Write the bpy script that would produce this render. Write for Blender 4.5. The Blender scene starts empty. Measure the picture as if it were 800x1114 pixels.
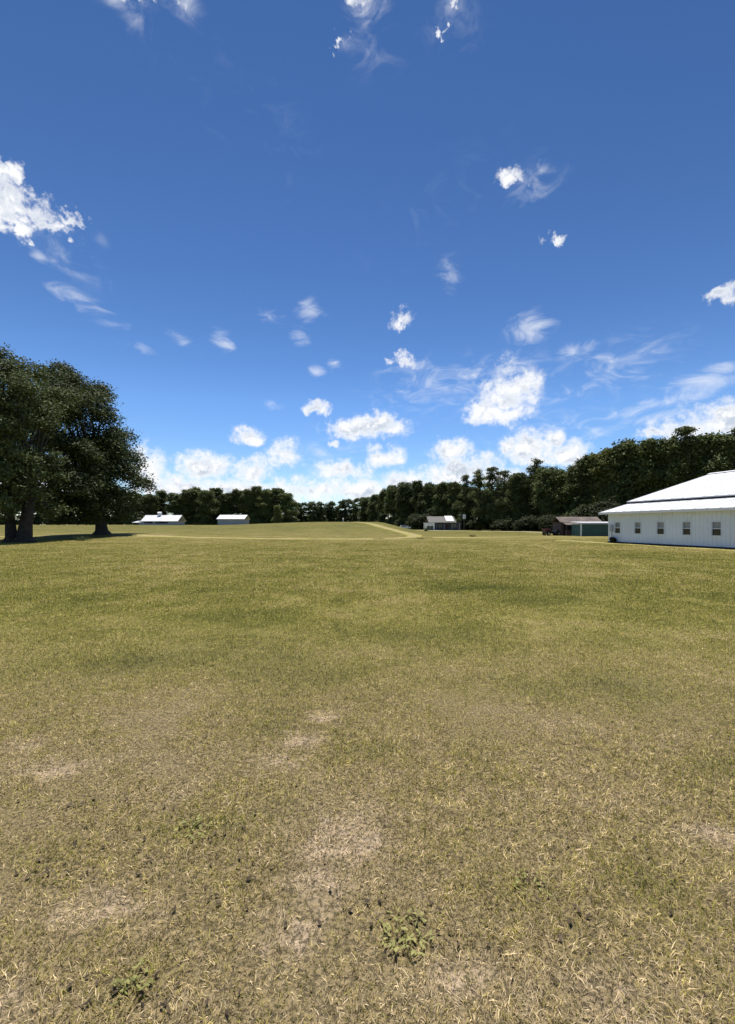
import bpy, bmesh, math, random
import numpy as np
from mathutils import Vector, Matrix

rng = np.random.default_rng(7)
random.seed(7)
C = bpy.context.scene.collection
R = math.radians
scene = bpy.context.scene

# ------------------------------------------------------------------ camera
F, CX, CY, EYE = 450.0, 400.0, 571.0, 1.65       # focal length in photo pixels, vanishing centre, eye height
cam_d = bpy.data.cameras.new('camera')
cam_d.sensor_fit = 'VERTICAL'
cam_d.sensor_height = 36.0
cam_d.lens = 36.0 * F / 1114.0
cam_d.shift_y = (CY - 557.0) / 1114.0
cam_d.clip_start, cam_d.clip_end = 0.05, 12000
cam = bpy.data.objects.new('camera', cam_d)
cam.location = (0, 0, EYE)
cam.rotation_euler = (R(90), 0, 0)
C.objects.link(cam)
scene.camera = cam

# ------------------------------------------------------------------ light and exposure
SUN_EL, SUN_AZ = 72.0, -7.0          # azimuth from the view axis (+Y), negative to the left
scene.view_settings.view_transform = 'Standard'
scene.view_settings.look = 'None'
scene.view_settings.exposure = 0.55
scene.view_settings.gamma = 1.0
sd = Vector((math.sin(R(SUN_AZ)) * math.cos(R(SUN_EL)), math.cos(R(SUN_AZ)) * math.cos(R(SUN_EL)), math.sin(R(SUN_EL))))
sl = bpy.data.lights.new('sun', 'SUN')
sl.energy = 5.0
sl.angle = R(0.53)
sl.color = (1.0, 0.95, 0.87)
so = bpy.data.objects.new('sun', sl)
so.rotation_euler = (-sd).to_track_quat('-Z', 'Y').to_euler()
so.location = (0, 0, 60)
C.objects.link(so)

world = bpy.data.worlds.new('World')
scene.world = world
world.use_nodes = True


class NT:
    """small helper to write node trees"""
    def __init__(s, tree):
        s.t = tree
        s.n = tree.nodes
        s.l = tree.links

    def _in(s, node, i, v):
        if v is None:
            return
        if hasattr(v, 'is_output'):
            s.l.new(v, node.inputs[i])
        else:
            node.inputs[i].default_value = v

    def math(s, op, a, b=None, c=None, clamp=False):
        n = s.n.new('ShaderNodeMath')
        n.operation = op
        n.use_clamp = clamp
        for i, v in enumerate((a, b, c)):
            s._in(n, i, v)
        return n.outputs[0]

    def vmath(s, op, a, b=None, scale=None):
        n = s.n.new('ShaderNodeVectorMath')
        n.operation = op
        s._in(n, 0, a)
        s._in(n, 1, b)
        if scale is not None:
            s._in(n, 3, scale)
        return n.outputs['Value'] if op in ('DOT_PRODUCT', 'LENGTH', 'DISTANCE') else n.outputs[0]

    def noise(s, vec, scale, detail=4, rough=0.55, dist=0.0):
        n = s.n.new('ShaderNodeTexNoise')
        s._in(n, 'Vector', vec)
        s._in(n, 'Scale', scale)
        s._in(n, 'Detail', detail)
        s._in(n, 'Roughness', rough)
        s._in(n, 'Distortion', dist)
        return n.outputs[0]

    def ramp(s, v, lo, hi, a=0.0, b=1.0, smooth=True):
        n = s.n.new('ShaderNodeMapRange')
        n.interpolation_type = 'SMOOTHSTEP' if smooth else 'LINEAR'
        for i, x in enumerate((v, lo, hi, a, b)):
            s._in(n, i, x)
        return n.outputs[0]

    def mix(s, f, a, b, mode='MIX'):
        n = s.n.new('ShaderNodeMix')
        n.data_type = 'RGBA'
        n.blend_type = mode
        s._in(n, 0, f)
        s._in(n, 6, a if hasattr(a, 'is_output') else (*a, 1.0) if len(a) == 3 else a)
        s._in(n, 7, b if hasattr(b, 'is_output') else (*b, 1.0) if len(b) == 3 else b)
        return n.outputs[2]


def pixdir(px, py):
    return Vector(((px - CX) / F, 1.0, (CY - py) / F)).normalized()


def build_sky():
    w = NT(world.node_tree)
    for n in list(w.n):
        w.n.remove(n)
    out = w.n.new('ShaderNodeOutputWorld')
    bg = w.n.new('ShaderNodeBackground')
    bg.inputs[1].default_value = 0.072
    sky = w.n.new('ShaderNodeTexSky')
    sky.sky_type = 'NISHITA'
    sky.sun_disc = False
    sky.sun_elevation = R(SUN_EL)
    sky.sun_rotation = R(SUN_AZ)
    sky.altitude = 0
    sky.air_density = 1.0
    sky.dust_density = 0.0
    sky.ozone_density = 6.0
    tc = w.n.new('ShaderNodeTexCoord')
    d = tc.outputs['Generated']
    hs = w.n.new('ShaderNodeHueSaturation')
    hs.inputs['Hue'].default_value = 0.506
    hs.inputs['Saturation'].default_value = 1.14
    hs.inputs['Value'].default_value = 1.0
    w.l.new(sky.outputs[0], hs.inputs['Color'])
    lum = w.n.new('ShaderNodeRGBToBW')
    w.l.new(hs.outputs[0], lum.inputs[0])
    gain = w.math('MINIMUM', w.math('POWER', w.math('DIVIDE', lum.outputs[0], 1.80), 0.74), 1.38)
    skycol = w.vmath('SCALE', hs.outputs[0], None, gain)      # deeper overhead, paler low down

    def warp(amount, scale):
        n = w.n.new('ShaderNodeTexNoise')
        w._in(n, 'Scale', scale)
        w._in(n, 'Detail', 4)
        w._in(n, 'Roughness', 0.6)
        w.l.new(d, n.inputs['Vector'])
        return w.vmath('SCALE', w.vmath('SUBTRACT', n.outputs['Color'], (0.5, 0.5, 0.5)), None, amount)

    sd_ = w.n.new('ShaderNodeSeparateXYZ')
    w.l.new(d, sd_.inputs[0])
    ragged = w.vmath('ADD', d, w.vmath('SCALE', w.vmath('ADD', warp(0.11, 16.0), warp(0.045, 55.0)), None, w.ramp(sd_.outputs[2], 0.1, 0.6, 0.45, 1.0)))

    def field(blobs, flat, d=d):
        acc = None
        sun_acc = None
        for (px, py, rx, ry, *rest) in blobs:
            tilt = R(rest[0]) if rest else 0.0
            gain = rest[1] if len(rest) > 1 else 1.0
            c = pixdir(px, py)
            r_ = c.cross(Vector((0, 0, 1))).normalized()
            u_ = r_.cross(c).normalized()
            r2 = r_ * math.cos(tilt) + u_ * math.sin(tilt)
            u2 = u_ * math.cos(tilt) - r_ * math.sin(tilt)
            ct, st = math.cos(tilt), math.sin(tilt)
            a = max(abs((pixdir(px + rx * ct, py - rx * st) - c).dot(r2)), 1e-4)
            b = max(abs((pixdir(px - ry * st, py - ry * ct) - c).dot(u2)), 1e-4)
            q1 = w.vmath('DOT_PRODUCT', d, tuple(r2 / a))
            q2 = w.vmath('DOT_PRODUCT', d, tuple(u2 / b))
            if flat > 1:
                q2 = w.math('MAXIMUM', q2, w.math('MULTIPLY', q2, -flat))
            rr = w.math('MULTIPLY_ADD', q1, q1, w.math('MULTIPLY', q2, q2))
            f = w.math('SUBTRACT', gain, w.math('MULTIPLY', w.math('SQRT', rr), gain))
            acc = f if acc is None else w.math('MAXIMUM', acc, f)
        return acc

    cumulus = [
        (-8, 200, 34, 24), (16, 194, 20, 13), (-10, 224, 44, 26), (20, 221, 32, 20), (46, 233, 28, 16), (60, 250, 28, 15), (79, 246, 17, 11), (28, 243, 27, 12),
        (557, 196, 25, 17), (601, 258, 18, 9), (792, 320, 26, 16), (438, 349, 18, 13), (440, 394, 18, 9),
        (553, 432, 38, 40), (536, 448, 34, 24), (568, 420, 26, 26), (548, 452, 40, 16),
        (400, 466, 52, 18), (380, 468, 30, 14), (343, 446, 15, 11), (270, 475, 21, 13), (313, 497, 22, 20), (362, 481, 9, 5),
        (222, 510, 36, 22), (274, 513, 26, 20), (418, 498, 26, 16), (374, 513, 34, 15),
        (490, 491, 28, 14), (505, 512, 50, 20), (580, 490, 36, 26), (615, 496, 34, 20), (553, 485, 15, 10), (600, 480, 20, 16),
        (745, 466, 50, 22), (795, 458, 44, 24), (840, 470, 50, 26), (712, 473, 24, 10),
        (160, 512, 22, 34), (190, 532, 54, 20), (245, 534, 54, 18), (300, 532, 54, 16), (345, 536, 54, 18),
        (395, 534, 60, 22), (445, 530, 50, 20), (480, 520, 40, 18), (540, 520, 40, 14), (650, 505, 40, 14),
        (128, -10, 34, 20), (150, -2, 18, 12), (195, -2, 12, 20), (394, -6, 24, 22), (372, 44, 10, 8), (487, -6, 9, 16), (483, 46, 5, 5),
        (-60, 430, 60, 30), (-140, 480, 70, 30), (-90, 250, 40, 22), (900, 380, 60, 30), (960, 460, 80, 34), (60, 520, 60, 24), (-40, 520, 80, 26),
    ]
    wisps = [
        (42, 278, 18, 9, -30, 0.9), (150, 378, 26, 9, -8, 0.8), (245, 372, 26, 14, -30, 0.6), (338, 338, 22, 18, 0, 0.8), (326, 366, 16, 14, -20, 0.7),
        (365, 396, 12, 12, 0, 0.8), (345, 404, 14, 9, 0, 0.9), (576, 356, 36, 26, 0, 0.85), (632, 379, 40, 13, 8, 0.7), (491, 297, 20, 30, 0, 0.6),
        (90, 330, 80, 15, -18, 0.6), (770, 413, 70, 22, 6, 1.0), (720, 440, 120, 12, 10, 0.85), (680, 462, 120, 11, 12, 0.8), (290, 342, 30, 14, -15, 0.35),
        (200, 372, 30, 9, -30, 0.35), (450, 400, 60, 16, 5, 0.4), (300, 442, 16, 9, -15, 0.5), (560, 400, 60, 24, 10, 0.45), (110, 262, 14, 14, 0, 0.4),
        (640, 420, 90, 14, 12, 0.55), (350, 500, 120, 40, 0, 0.35), (600, 470, 120, 40, 5, 0.35), (150, 20, 80, 30, -10, 0.35), (400, 50, 60, 50, 0, 0.3), (490, 30, 50, 40, 0, 0.3),
        (580, 200, 50, 40, 0, 0.35), (590, 185, 16, 8, 20, 0.6), (130, 2, 54, 20, -20, 0.7), (200, 4, 32, 26, 0, 0.65), (398, 8, 36, 30, 0, 0.6), (488, 8, 26, 26, 0, 0.6), (375, 50, 24, 20, 0, 0.45), (270, 120, 160, 60, -30, 0.10), (470, 230, 120, 60, 25, 0.08), (60, 270, 90, 30, -20, 0.4), (480, 420, 130, 50, 5, 0.4), (660, 400, 140, 50, 8, 0.4), (760, 500, 120, 40, 5, 0.5),
    ]
    n1 = w.noise(d, 20.0, 9, 0.62, 0.3)
    n2 = w.noise(d, 64.0, 6, 0.6)
    sz = w.n.new('ShaderNodeSeparateXYZ')
    w.l.new(d, sz.inputs[0])
    n4 = w.noise(d, 170.0, 4, 0.6)
    n2 = w.math('ADD', n2, w.math('MULTIPLY', w.math('SUBTRACT', n4, 0.5), 0.5))
    nn = w.math('ADD', w.math('MULTIPLY', w.math('SUBTRACT', n1, 0.5), w.ramp(sz.outputs[2], 0.35, 0.65, 2.2, 3.0)), w.math('MULTIPLY', w.math('SUBTRACT', n2, 0.5), 1.0))
    fc = field(cumulus, 1.35, ragged)
    val = w.math('ADD', w.math('MULTIPLY', fc, 1.0), nn)
    inside = w.ramp(fc, -0.30, 0.22)
    soft = w.ramp(sz.outputs[2], 0.45, 0.72, 0.80, 1.05)      # overhead puffs are thinner and more ragged
    dens = w.math('MULTIPLY', w.ramp(val, -0.22, soft), inside)
    # shaded, cooler bottoms and folds: the same noise sampled a little towards the sun
    up = w.vmath('ADD', d, (-0.002, 0.004, 0.016))
    m1 = w.noise(up, 20.0, 5, 0.6, 0.3)
    relief = w.ramp(w.math('SUBTRACT', w.noise(d, 20.0, 7, 0.62, 0.3), m1), -0.07, 0.09)
    core = w.ramp(val, 0.35, 1.0)
    grey = w.math('MULTIPLY', w.math('SUBTRACT', 1.0, relief), core)
    ccol = w.mix(grey, (9.5, 9.6, 9.8), (5.6, 6.3, 7.4))
    ww = w.n.new('ShaderNodeMapping')
    ww.inputs['Scale'].default_value = (14, 14, 30)
    ww.inputs['Rotation'].default_value = (0, R(-16), 0)
    w.l.new(d, ww.inputs['Vector'])
    n3 = w.noise(ww.outputs[0], 1.0, 8, 0.6, 1.2)
    fw = field(wisps, 1.0)
    vw = w.math('ADD', fw, w.math('MULTIPLY', w.math('SUBTRACT', n3, 0.5), 2.4))
    dw = w.math('MULTIPLY', w.math('MULTIPLY', w.ramp(vw, 0.05, 1.3), 0.62), w.ramp(fw, -0.05, 0.35))
    col = w.mix(dw, skycol, (9.0, 9.3, 9.9))
    col = w.mix(dens, col, ccol)
    w.l.new(col, bg.inputs[0])
    w.l.new(bg.outputs[0], out.inputs[0])


build_sky()


# ------------------------------------------------------------------ helpers
def sstep(a, b, x):
    t = np.clip((np.asarray(x, float) - a) / (b - a), 0, 1)
    return t * t * (3 - 2 * t)


_tab = rng.random((256, 256))


def vnoise(x, y):
    x, y = np.asarray(x, float), np.asarray(y, float)
    xi, yi = np.floor(x).astype(int), np.floor(y).astype(int)
    fx, fy = x - xi, y - yi
    fx, fy = fx * fx * (3 - 2 * fx), fy * fy * (3 - 2 * fy)
    g = lambda i, j: _tab[i & 255, j & 255]
    return (g(xi, yi) * (1 - fx) + g(xi + 1, yi) * fx) * (1 - fy) + (g(xi, yi + 1) * (1 - fx) + g(xi + 1, yi + 1) * fx) * fy


def ground_z(x, y):
    """height of the land: flat near by, a low grassy rise ahead that falls away to the right"""
    x, y = np.asarray(x, float), np.asarray(y, float)
    t = np.clip((y - 46) / 104, 0, 1)
    rise = 2.75 * (0.35 * t + 0.65 * t * t * (3 - 2 * t))
    lat = 1 - sstep(3, 17, x)
    left = 1 - 0.42 * sstep(-12, -55, x)
    z = rise * lat * left - 0.35 * sstep(60, 140, y) * (1 - lat)
    z = z + 0.42 * np.exp(-(((x + 33.4) / 9) ** 2 + ((y - 54) / 7) ** 2))        # the oaks stand on a slight swell
    z = z + (vnoise(x / 23 + 9, y / 23) - 0.5) * 0.22 * sstep(12, 60, y)
    z = z + (vnoise(x / 2.1 + 40, y / 2.1) - 0.5) * 0.05 + (vnoise(x / 0.6, y / 0.6 + 77) - 0.5) * 0.025
    return z


def gz(x, y):
    return float(ground_z(x, y))


def at(px, depth):
    return (px - CX) / F * depth


def top_z(py, depth):
    return EYE + (CY - py) / F * depth


def link(o, parent=None):
    C.objects.link(o)
    if parent is not None:
        o.parent = parent
    return o


def tag(o, label=None, cat=None, group=None, kind=None):
    for k, v in (('label', label), ('category', cat), ('group', group), ('kind', kind)):
        if v:
            o[k] = v
    return o


def empty(name, loc, rz=0.0):
    o = bpy.data.objects.new(name, None)
    o.location = loc
    o.rotation_euler = (0, 0, rz)
    o.empty_display_size = 0.2
    return link(o)


def np_mesh(name, verts, faces, mat, attrs=None, smooth=False):
    """faces: (n,k) int array"""
    verts = np.asarray(verts, np.float32)
    faces = np.asarray(faces, np.int32)
    me = bpy.data.meshes.new(name)
    n, k = faces.shape
    me.vertices.add(len(verts))
    me.vertices.foreach_set('co', verts.ravel())
    me.loops.add(n * k)
    me.loops.foreach_set('vertex_index', faces.ravel())
    me.polygons.add(n)
    me.polygons.foreach_set('loop_start', np.arange(0, n * k, k, dtype=np.int32))
    me.polygons.foreach_set('use_smooth', np.full(n, smooth, dtype=bool))
    for an, av in (attrs or {}).items():
        a = me.attributes.new(an, 'FLOAT', 'POINT')
        a.data.foreach_set('value', np.asarray(av, np.float32))
    me.update()
    me.validate()
    me.materials.append(mat)
    return me


class MB:
    """collects boxes, prisms and tubes, then links them as one mesh object"""
    def __init__(s):
        s.bm = bmesh.new()

    def box(s, x0, x1, y0, y1, z0, z1):
        vs = [s.bm.verts.new(p) for p in ((x0, y0, z0), (x1, y0, z0), (x1, y1, z0), (x0, y1, z0), (x0, y0, z1), (x1, y0, z1), (x1, y1, z1), (x0, y1, z1))]
        for f in ((0, 3, 2, 1), (4, 5, 6, 7), (0, 1, 5, 4), (1, 2, 6, 5), (2, 3, 7, 6), (3, 0, 4, 7)):
            s.bm.faces.new([vs[i] for i in f])
        return s

    def prism(s, prof, axis, a, b):
        """extrude a closed 2-D profile along an axis: 'x' profile=(y,z), 'y' profile=(x,z), 'z' profile=(x,y)"""
        def P(p, t):
            return {'x': (t, p[0], p[1]), 'y': (p[0], t, p[1]), 'z': (p[0], p[1], t)}[axis]
        v0 = [s.bm.verts.new(P(p, a)) for p in prof]
        v1 = [s.bm.verts.new(P(p, b)) for p in prof]
        n = len(prof)
        s.bm.faces.new(v0)
        s.bm.faces.new(v1[::-1])
        for i in range(n):
            s.bm.faces.new((v0[i], v1[i], v1[(i + 1) % n], v0[(i + 1) % n]))
        return s

    def tube(s, pts, rad, seg=8):
        rings = []
        pts = [Vector(p) for p in pts]
        for i, p in enumerate(pts):
            t = (pts[min(i + 1, len(pts) - 1)] - pts[max(i - 1, 0)]).normalized()
            a = t.cross(Vector((0, 1, 0.01)) if abs(t.y) < 0.9 else Vector((1, 0, 0))).normalized()
            b = t.cross(a)
            r = rad[i] if hasattr(rad, '__len__') else rad
            rings.append([s.bm.verts.new(p + (a * math.cos(2 * math.pi * k / seg) + b * math.sin(2 * math.pi * k / seg)) * r) for k in range(seg)])
        for i in range(len(rings) - 1):
            for k in range(seg):
                s.bm.faces.new((rings[i][k], rings[i][(k + 1) % seg], rings[i + 1][(k + 1) % seg], rings[i + 1][k]))
        s.bm.faces.new(rings[0][::-1])
        s.bm.faces.new(rings[-1])
        return s

    def build(s, name, mat, parent=None, bevel=0.0, smooth=False):
        if bevel:
            bmesh.ops.bevel(s.bm, geom=[e for e in s.bm.edges], offset=bevel, segments=2, affect='EDGES', clamp_overlap=True)
        bmesh.ops.recalc_face_normals(s.bm, faces=s.bm.faces)
        me = bpy.data.meshes.new(name)
        s.bm.to_mesh(me)
        s.bm.free()
        if smooth:
            for p in me.polygons:
                p.use_smooth = True
        me.materials.append(mat)
        return link(bpy.data.objects.new(name, me), parent)


# ------------------------------------------------------------------ materials
def mat(name):
    m = bpy.data.materials.new(name)
    m.use_nodes = True
    nt = NT(m.node_tree)
    return m, nt, nt.n['Principled BSDF']


def simple(name, col, rough=0.6, var=0.12, scale=3.0, metal=0.0, bump=0.0, spec=0.4):
    m, t, p = mat(name)
    tc = t.n.new('ShaderNodeTexCoord').outputs['Object']
    n = t.noise(tc, scale, 5, 0.6)
    c = t.mix(t.ramp(n, 0.3, 0.7), [x * (1 - var) for x in col], [min(1, x * (1 + var)) for x in col])
    t.l.new(c, p.inputs['Base Color'])
    p.inputs['Roughness'].default_value = rough
    p.inputs['Metallic'].default_value = metal
    p.inputs['Specular IOR Level'].default_value = spec
    if bump:
        b = t.n.new('ShaderNodeBump')
        b.inputs['Strength'].default_value = bump
        b.inputs['Distance'].default_value = 0.02
        t.l.new(t.noise(tc, scale * 8, 4), b.inputs['Height'])
        t.l.new(b.outputs[0], p.inputs['Normal'])
    return m


def grass_colour(t, pos, blade=None, patches=True):
    """dry lawn: straw, olive and green patches by place; used by the soil below and by the blades"""
    big = t.noise(pos, 0.16, 4, 0.55)
    mid = t.noise(pos, 0.9, 5, 0.6)
    sml = t.noise(pos, 5.0, 4, 0.6)
    sep = t.n.new('ShaderNodeSeparateXYZ')
    t.l.new(pos, sep.inputs[0])
    y = sep.outputs[1]
    # the lawn is driest close to the camera and greener a few paces out
    dry0 = t.ramp(y, 1.4, 5.6, 0.80, 0.42, smooth=False)
    far = t.math('ADD', t.ramp(y, 6.0, 40.0, 0.0, 0.06), t.ramp(y, 52.0, 90.0, 0.0, -0.14))
    s = t.math('ADD', t.math('ADD', t.math('MULTIPLY', t.math('SUBTRACT', big, 0.5), 0.7), t.math('MULTIPLY', t.math('SUBTRACT', mid, 0.5), 0.8)),
               t.math('MULTIPLY', t.math('SUBTRACT', sml, 0.5), 0.5))
    s = t.math('ADD', t.math('ADD', s, dry0), far)
    if patches:
        ga, ba = t.n.new('ShaderNodeAttribute'), t.n.new('ShaderNodeAttribute')
        ga.attribute_name, ba.attribute_name = 'green', 'bare'
        rag = t.ramp(sml, 0.3, 0.7, 0.4, 1.3)
        s = t.math('SUBTRACT', s, t.math('MULTIPLY', t.math('MULTIPLY', ga.outputs['Fac'], rag), 0.30))
        s = t.math('ADD', s, t.math('MULTIPLY', t.math('MULTIPLY', ba.outputs['Fac'], rag), 0.26))
    if blade is not None:
        s = t.math('ADD', s, t.math('MULTIPLY', t.math('SUBTRACT', blade, 0.5), 0.9))
    return s


def grass_palette(t, s, cols, stops):
    r = t.n.new('ShaderNodeValToRGB')
    r.color_ramp.interpolation = 'LINEAR'
    el = r.color_ramp.elements
    while len(el) < len(cols):
        el.new(0.5)
    for e, c, p in zip(el, cols, stops):
        e.position = p
        e.color = (*c, 1)
    t.l.new(s, r.inputs[0])
    return r.outputs[0]


def spots(x, y, lst):
    v = np.zeros(np.shape(x))
    for (px, py, rx, ry) in lst:
        d0 = EYE * F / (py - CY)
        X0 = at(px, d0)
        a = rx / F * d0
        b = max(0.10, abs(EYE * F / (py - ry - CY) - EYE * F / (py + ry - CY)) * 0.5)
        v = np.maximum(v, np.exp(-(((x - X0) / a) ** 2 + ((y - d0) / b) ** 2)))
    return v


BARE = [(55, 835, 50, 12), (25, 812, 34, 8), (352, 782, 26, 9), (328, 808, 34, 12), (300, 832, 30, 10), (385, 890, 40, 18), (370, 925, 60, 22), (345, 975, 46, 24), (310, 1015, 40, 24), (110, 990, 60, 20), (10, 1098, 40, 28), (670, 1090, 60, 22), (775, 905, 40, 14), (500, 1065, 40, 14)]
GREEN = [(590, 655, 45, 7), (300, 797, 26, 11), (590, 750, 50, 16), (440, 1022, 40, 18), (150, 1075, 26, 14), (560, 980, 50, 18), (210, 900, 60, 16), (470, 690, 60, 9), (240, 670, 60, 8), (340, 740, 60, 12), (650, 745, 50, 12), (150, 720, 60, 12), (700, 960, 40, 20), (40, 930, 50, 16), (790, 830, 50, 14), (520, 640, 70, 5), (400, 820, 50, 12)]


def sep_y(t, pos):
    n = t.n.new('ShaderNodeSeparateXYZ')
    t.l.new(pos, n.inputs[0])
    return n.outputs[1]


def make_ground_mat():
    m, t, p = mat('lawn_soil')
    pos = t.n.new('ShaderNodeNewGeometry').outputs['Position']
    s = grass_colour(t, pos)
    s = t.math('ADD', s, t.math('MULTIPLY', t.math('SUBTRACT', t.noise(pos, 28.0, 3, 0.6), 0.5), 0.9))
    col = grass_palette(t, s, [(0.095, 0.095, 0.018), (0.200, 0.192, 0.036), (0.275, 0.240, 0.058), (0.36, 0.28, 0.135), (0.45, 0.36, 0.23)], [0.08, 0.32, 0.5, 0.72, 0.95])
    # bare sandy scuffs
    ba = t.n.new('ShaderNodeAttribute')
    ba.attribute_name = 'bare'
    sand = t.ramp(t.math('ADD', ba.outputs['Fac'], t.math('MULTIPLY', t.math('SUBTRACT', t.noise(pos, 6.0, 6, 0.75, 0.4), 0.5), 3.2)), 0.38, 1.15)
    col = t.mix(t.math('MULTIPLY', sand, 0.8), col, (0.45, 0.345, 0.24))
    thatch = t.ramp(sep_y(t, pos), 2.5, 8.0, 0.8, 0.0)      # near by one looks down on brown litter, further off only on blades
    col = t.mix(thatch, col, t.mix(sand, (0.23, 0.178, 0.10), (0.45, 0.345, 0.24)))
    gap = t.math('MULTIPLY', t.ramp(t.noise(pos, 55.0, 4, 0.7), 0.42, 0.54, 1.0, 0.0), 0.8)
    col = t.mix(gap, col, (0.07, 0.058, 0.035))
    # mowing stripes far out
    sep = t.n.new('ShaderNodeSeparateXYZ')
    t.l.new(pos, sep.inputs[0])
    st = t.math('SINE', t.math('ADD', t.math('MULTIPLY', sep.outputs[1], 1.25), t.math('ADD', t.math('MULTIPLY', sep.outputs[0], 0.10), t.math('MULTIPLY', t.noise(pos, 0.08, 2), 9.0))))
    st = t.math('MULTIPLY', st, t.ramp(sep.outputs[1], 10, 26, 0, 0.10))
    mul = t.math('ADD', t.ramp(sep.outputs[1], 30, 60, 1.0, 0.72), st)   # far out, the self-shade of the grass is put into the ground colour
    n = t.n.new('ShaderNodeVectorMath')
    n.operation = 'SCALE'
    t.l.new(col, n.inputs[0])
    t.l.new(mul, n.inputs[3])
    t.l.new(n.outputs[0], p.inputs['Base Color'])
    p.inputs['Roughness'].default_value = 0.95
    p.inputs['Specular IOR Level'].default_value = 0.1
    b = t.n.new('ShaderNodeBump')
    b.inputs['Strength'].default_value = 0.9
    b.inputs['Distance'].default_value = 0.05
    h = t.math('ADD', t.noise(pos, 22.0, 5, 0.7), t.math('MULTIPLY', t.noise(pos, 4.0, 4, 0.7), 2.0))
    t.l.new(h, b.inputs['Height'])
    t.l.new(b.outputs[0], p.inputs['Normal'])
    return m


def make_blade_mat():
    m, t, p = mat('grass_blade')
    pos = t.n.new('ShaderNodeNewGeometry').outputs['Position']
    a = t.n.new('ShaderNodeAttribute')
    a.attribute_name = 'tint'
    s = grass_colour(t, pos, a.outputs['Fac'])
    col = grass_palette(t, s, [(0.085, 0.105, 0.016), (0.235, 0.235, 0.036), (0.365, 0.325, 0.072), (0.53, 0.42, 0.205), (0.70, 0.57, 0.36)], [0.05, 0.30, 0.5, 0.74, 1.0])
    # old brown thatch among the blades, each blade its own tone
    br = t.math('FRACT', t.math('MULTIPLY', a.outputs['Fac'], 37.0))
    col = t.vmath('SCALE', col, None, t.math('MULTIPLY', t.ramp(br, 0.0, 1.0, 0.40, 1.50, smooth=False), t.ramp(t.noise(pos, 13.0, 4, 0.7), 0.3, 0.7, 0.55, 1.42)))
    t.l.new(col, p.inputs['Base Color'])
    p.inputs['Roughness'].default_value = 0.6
    p.inputs['Specular IOR Level'].default_value = 0.25
    tr = t.n.new('ShaderNodeBsdfTranslucent')
    t.l.new(col, tr.inputs[0])
    mx = t.n.new('ShaderNodeMixShader')
    mx.inputs[0].default_value = 0.38
    t.l.new(p.outputs[0], mx.inputs[1])
    t.l.new(tr.outputs[0], mx.inputs[2])
    t.l.new(mx.outputs[0], t.n['Material Output'].inputs[0])
    return m


def make_leaf_mat(name, dark, light, trans=0.25, rough=0.65):
    m, t, p = mat(name)
    a = t.n.new('ShaderNodeAttribute')
    a.attribute_name = 'tint'
    oi = t.n.new('ShaderNodeObjectInfo').outputs['Random']
    f = t.math('ADD', t.math('MULTIPLY', a.outputs['Fac'], 0.72), t.math('MULTIPLY', oi, 0.42))
    col = t.mix(f, dark, light)
    t.l.new(col, p.inputs['Base Color'])
    p.inputs['Roughness'].default_value = rough
    p.inputs['Specular IOR Level'].default_value = 0.15
    tr = t.n.new('ShaderNodeBsdfTranslucent')
    t.l.new(col, tr.inputs[0])
    mx = t.n.new('ShaderNodeMixShader')
    mx.inputs[0].default_value = trans
    t.l.new(p.outputs[0], mx.inputs[1])
    t.l.new(tr.outputs[0], mx.inputs[2])
    t.l.new(mx.outputs[0], t.n['Material Output'].inputs[0])
    return m


def make_track_mat(name, cols):
    m, t, p = mat(name)
    pos = t.n.new('ShaderNodeNewGeometry').outputs['Position']
    a = t.n.new('ShaderNodeAttribute')
    a.attribute_name = 'edge'
    dirt = t.mix(t.ramp(t.noise(pos, 1.4, 5, 0.65), 0.3, 0.7), cols[0], cols[1])
    s = grass_colour(t, pos, patches=False)
    g = grass_palette(t, s, [(0.095, 0.095, 0.018), (0.200, 0.192, 0.036), (0.275, 0.240, 0.058), (0.36, 0.28, 0.135), (0.45, 0.36, 0.23)], [0.08, 0.32, 0.5, 0.72, 0.95])
    e = t.math('ADD', a.outputs['Fac'], t.math('MULTIPLY', t.math('SUBTRACT', t.noise(pos, 0.9, 5, 0.7), 0.5), 1.3))
    col = t.mix(t.ramp(e, 0.15, 0.95), dirt, g)
    t.l.new(col, p.inputs['Base Color'])
    p.inputs['Roughness'].default_value = 0.95
    p.inputs['Specular IOR Level'].default_value = 0.1
    return m


M = {}
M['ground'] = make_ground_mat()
M['blade'] = make_blade_mat()
M['oak_leaf'] = make_leaf_mat('oak_leaf', (0.026, 0.040, 0.014), (0.140, 0.172, 0.062), 0.16)
M['wood_leaf'] = make_leaf_mat('wood_leaf', (0.028, 0.044, 0.016), (0.165, 0.195, 0.064), 0.20)
M['bush_leaf'] = make_leaf_mat('bush_leaf', (0.022, 0.032, 0.012), (0.060, 0.072, 0.027))
M['pine_leaf'] = make_leaf_mat('pine_leaf', (0.034, 0.048, 0.018), (0.155, 0.180, 0.062), 0.22)
M['light_leaf'] = make_leaf_mat('light_leaf', (0.060, 0.072, 0.020), (0.22, 0.235, 0.072), 0.3)
M['weed_leaf'] = make_leaf_mat('weed_leaf', (0.13, 0.145, 0.04), (0.34, 0.32, 0.12), 0.3)
M['bark'] = simple('bark', (0.042, 0.035, 0.028), 0.9, 0.35, 2.5, bump=0.8)
M['dirt'] = make_track_mat('dirt_track', ((0.22, 0.185, 0.088), (0.30, 0.25, 0.13)))
M['grassy'] = make_track_mat('grassy_track', ((0.23, 0.20, 0.08), (0.30, 0.255, 0.12)))
M['gravel'] = make_track_mat('gravel_drive', ((0.45, 0.42, 0.37), (0.58, 0.54, 0.48)))
M['white_metal'] = simple('white_metal', (0.58, 0.59, 0.61), 0.5, 0.08, 0.6, bump=0.05)
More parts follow.
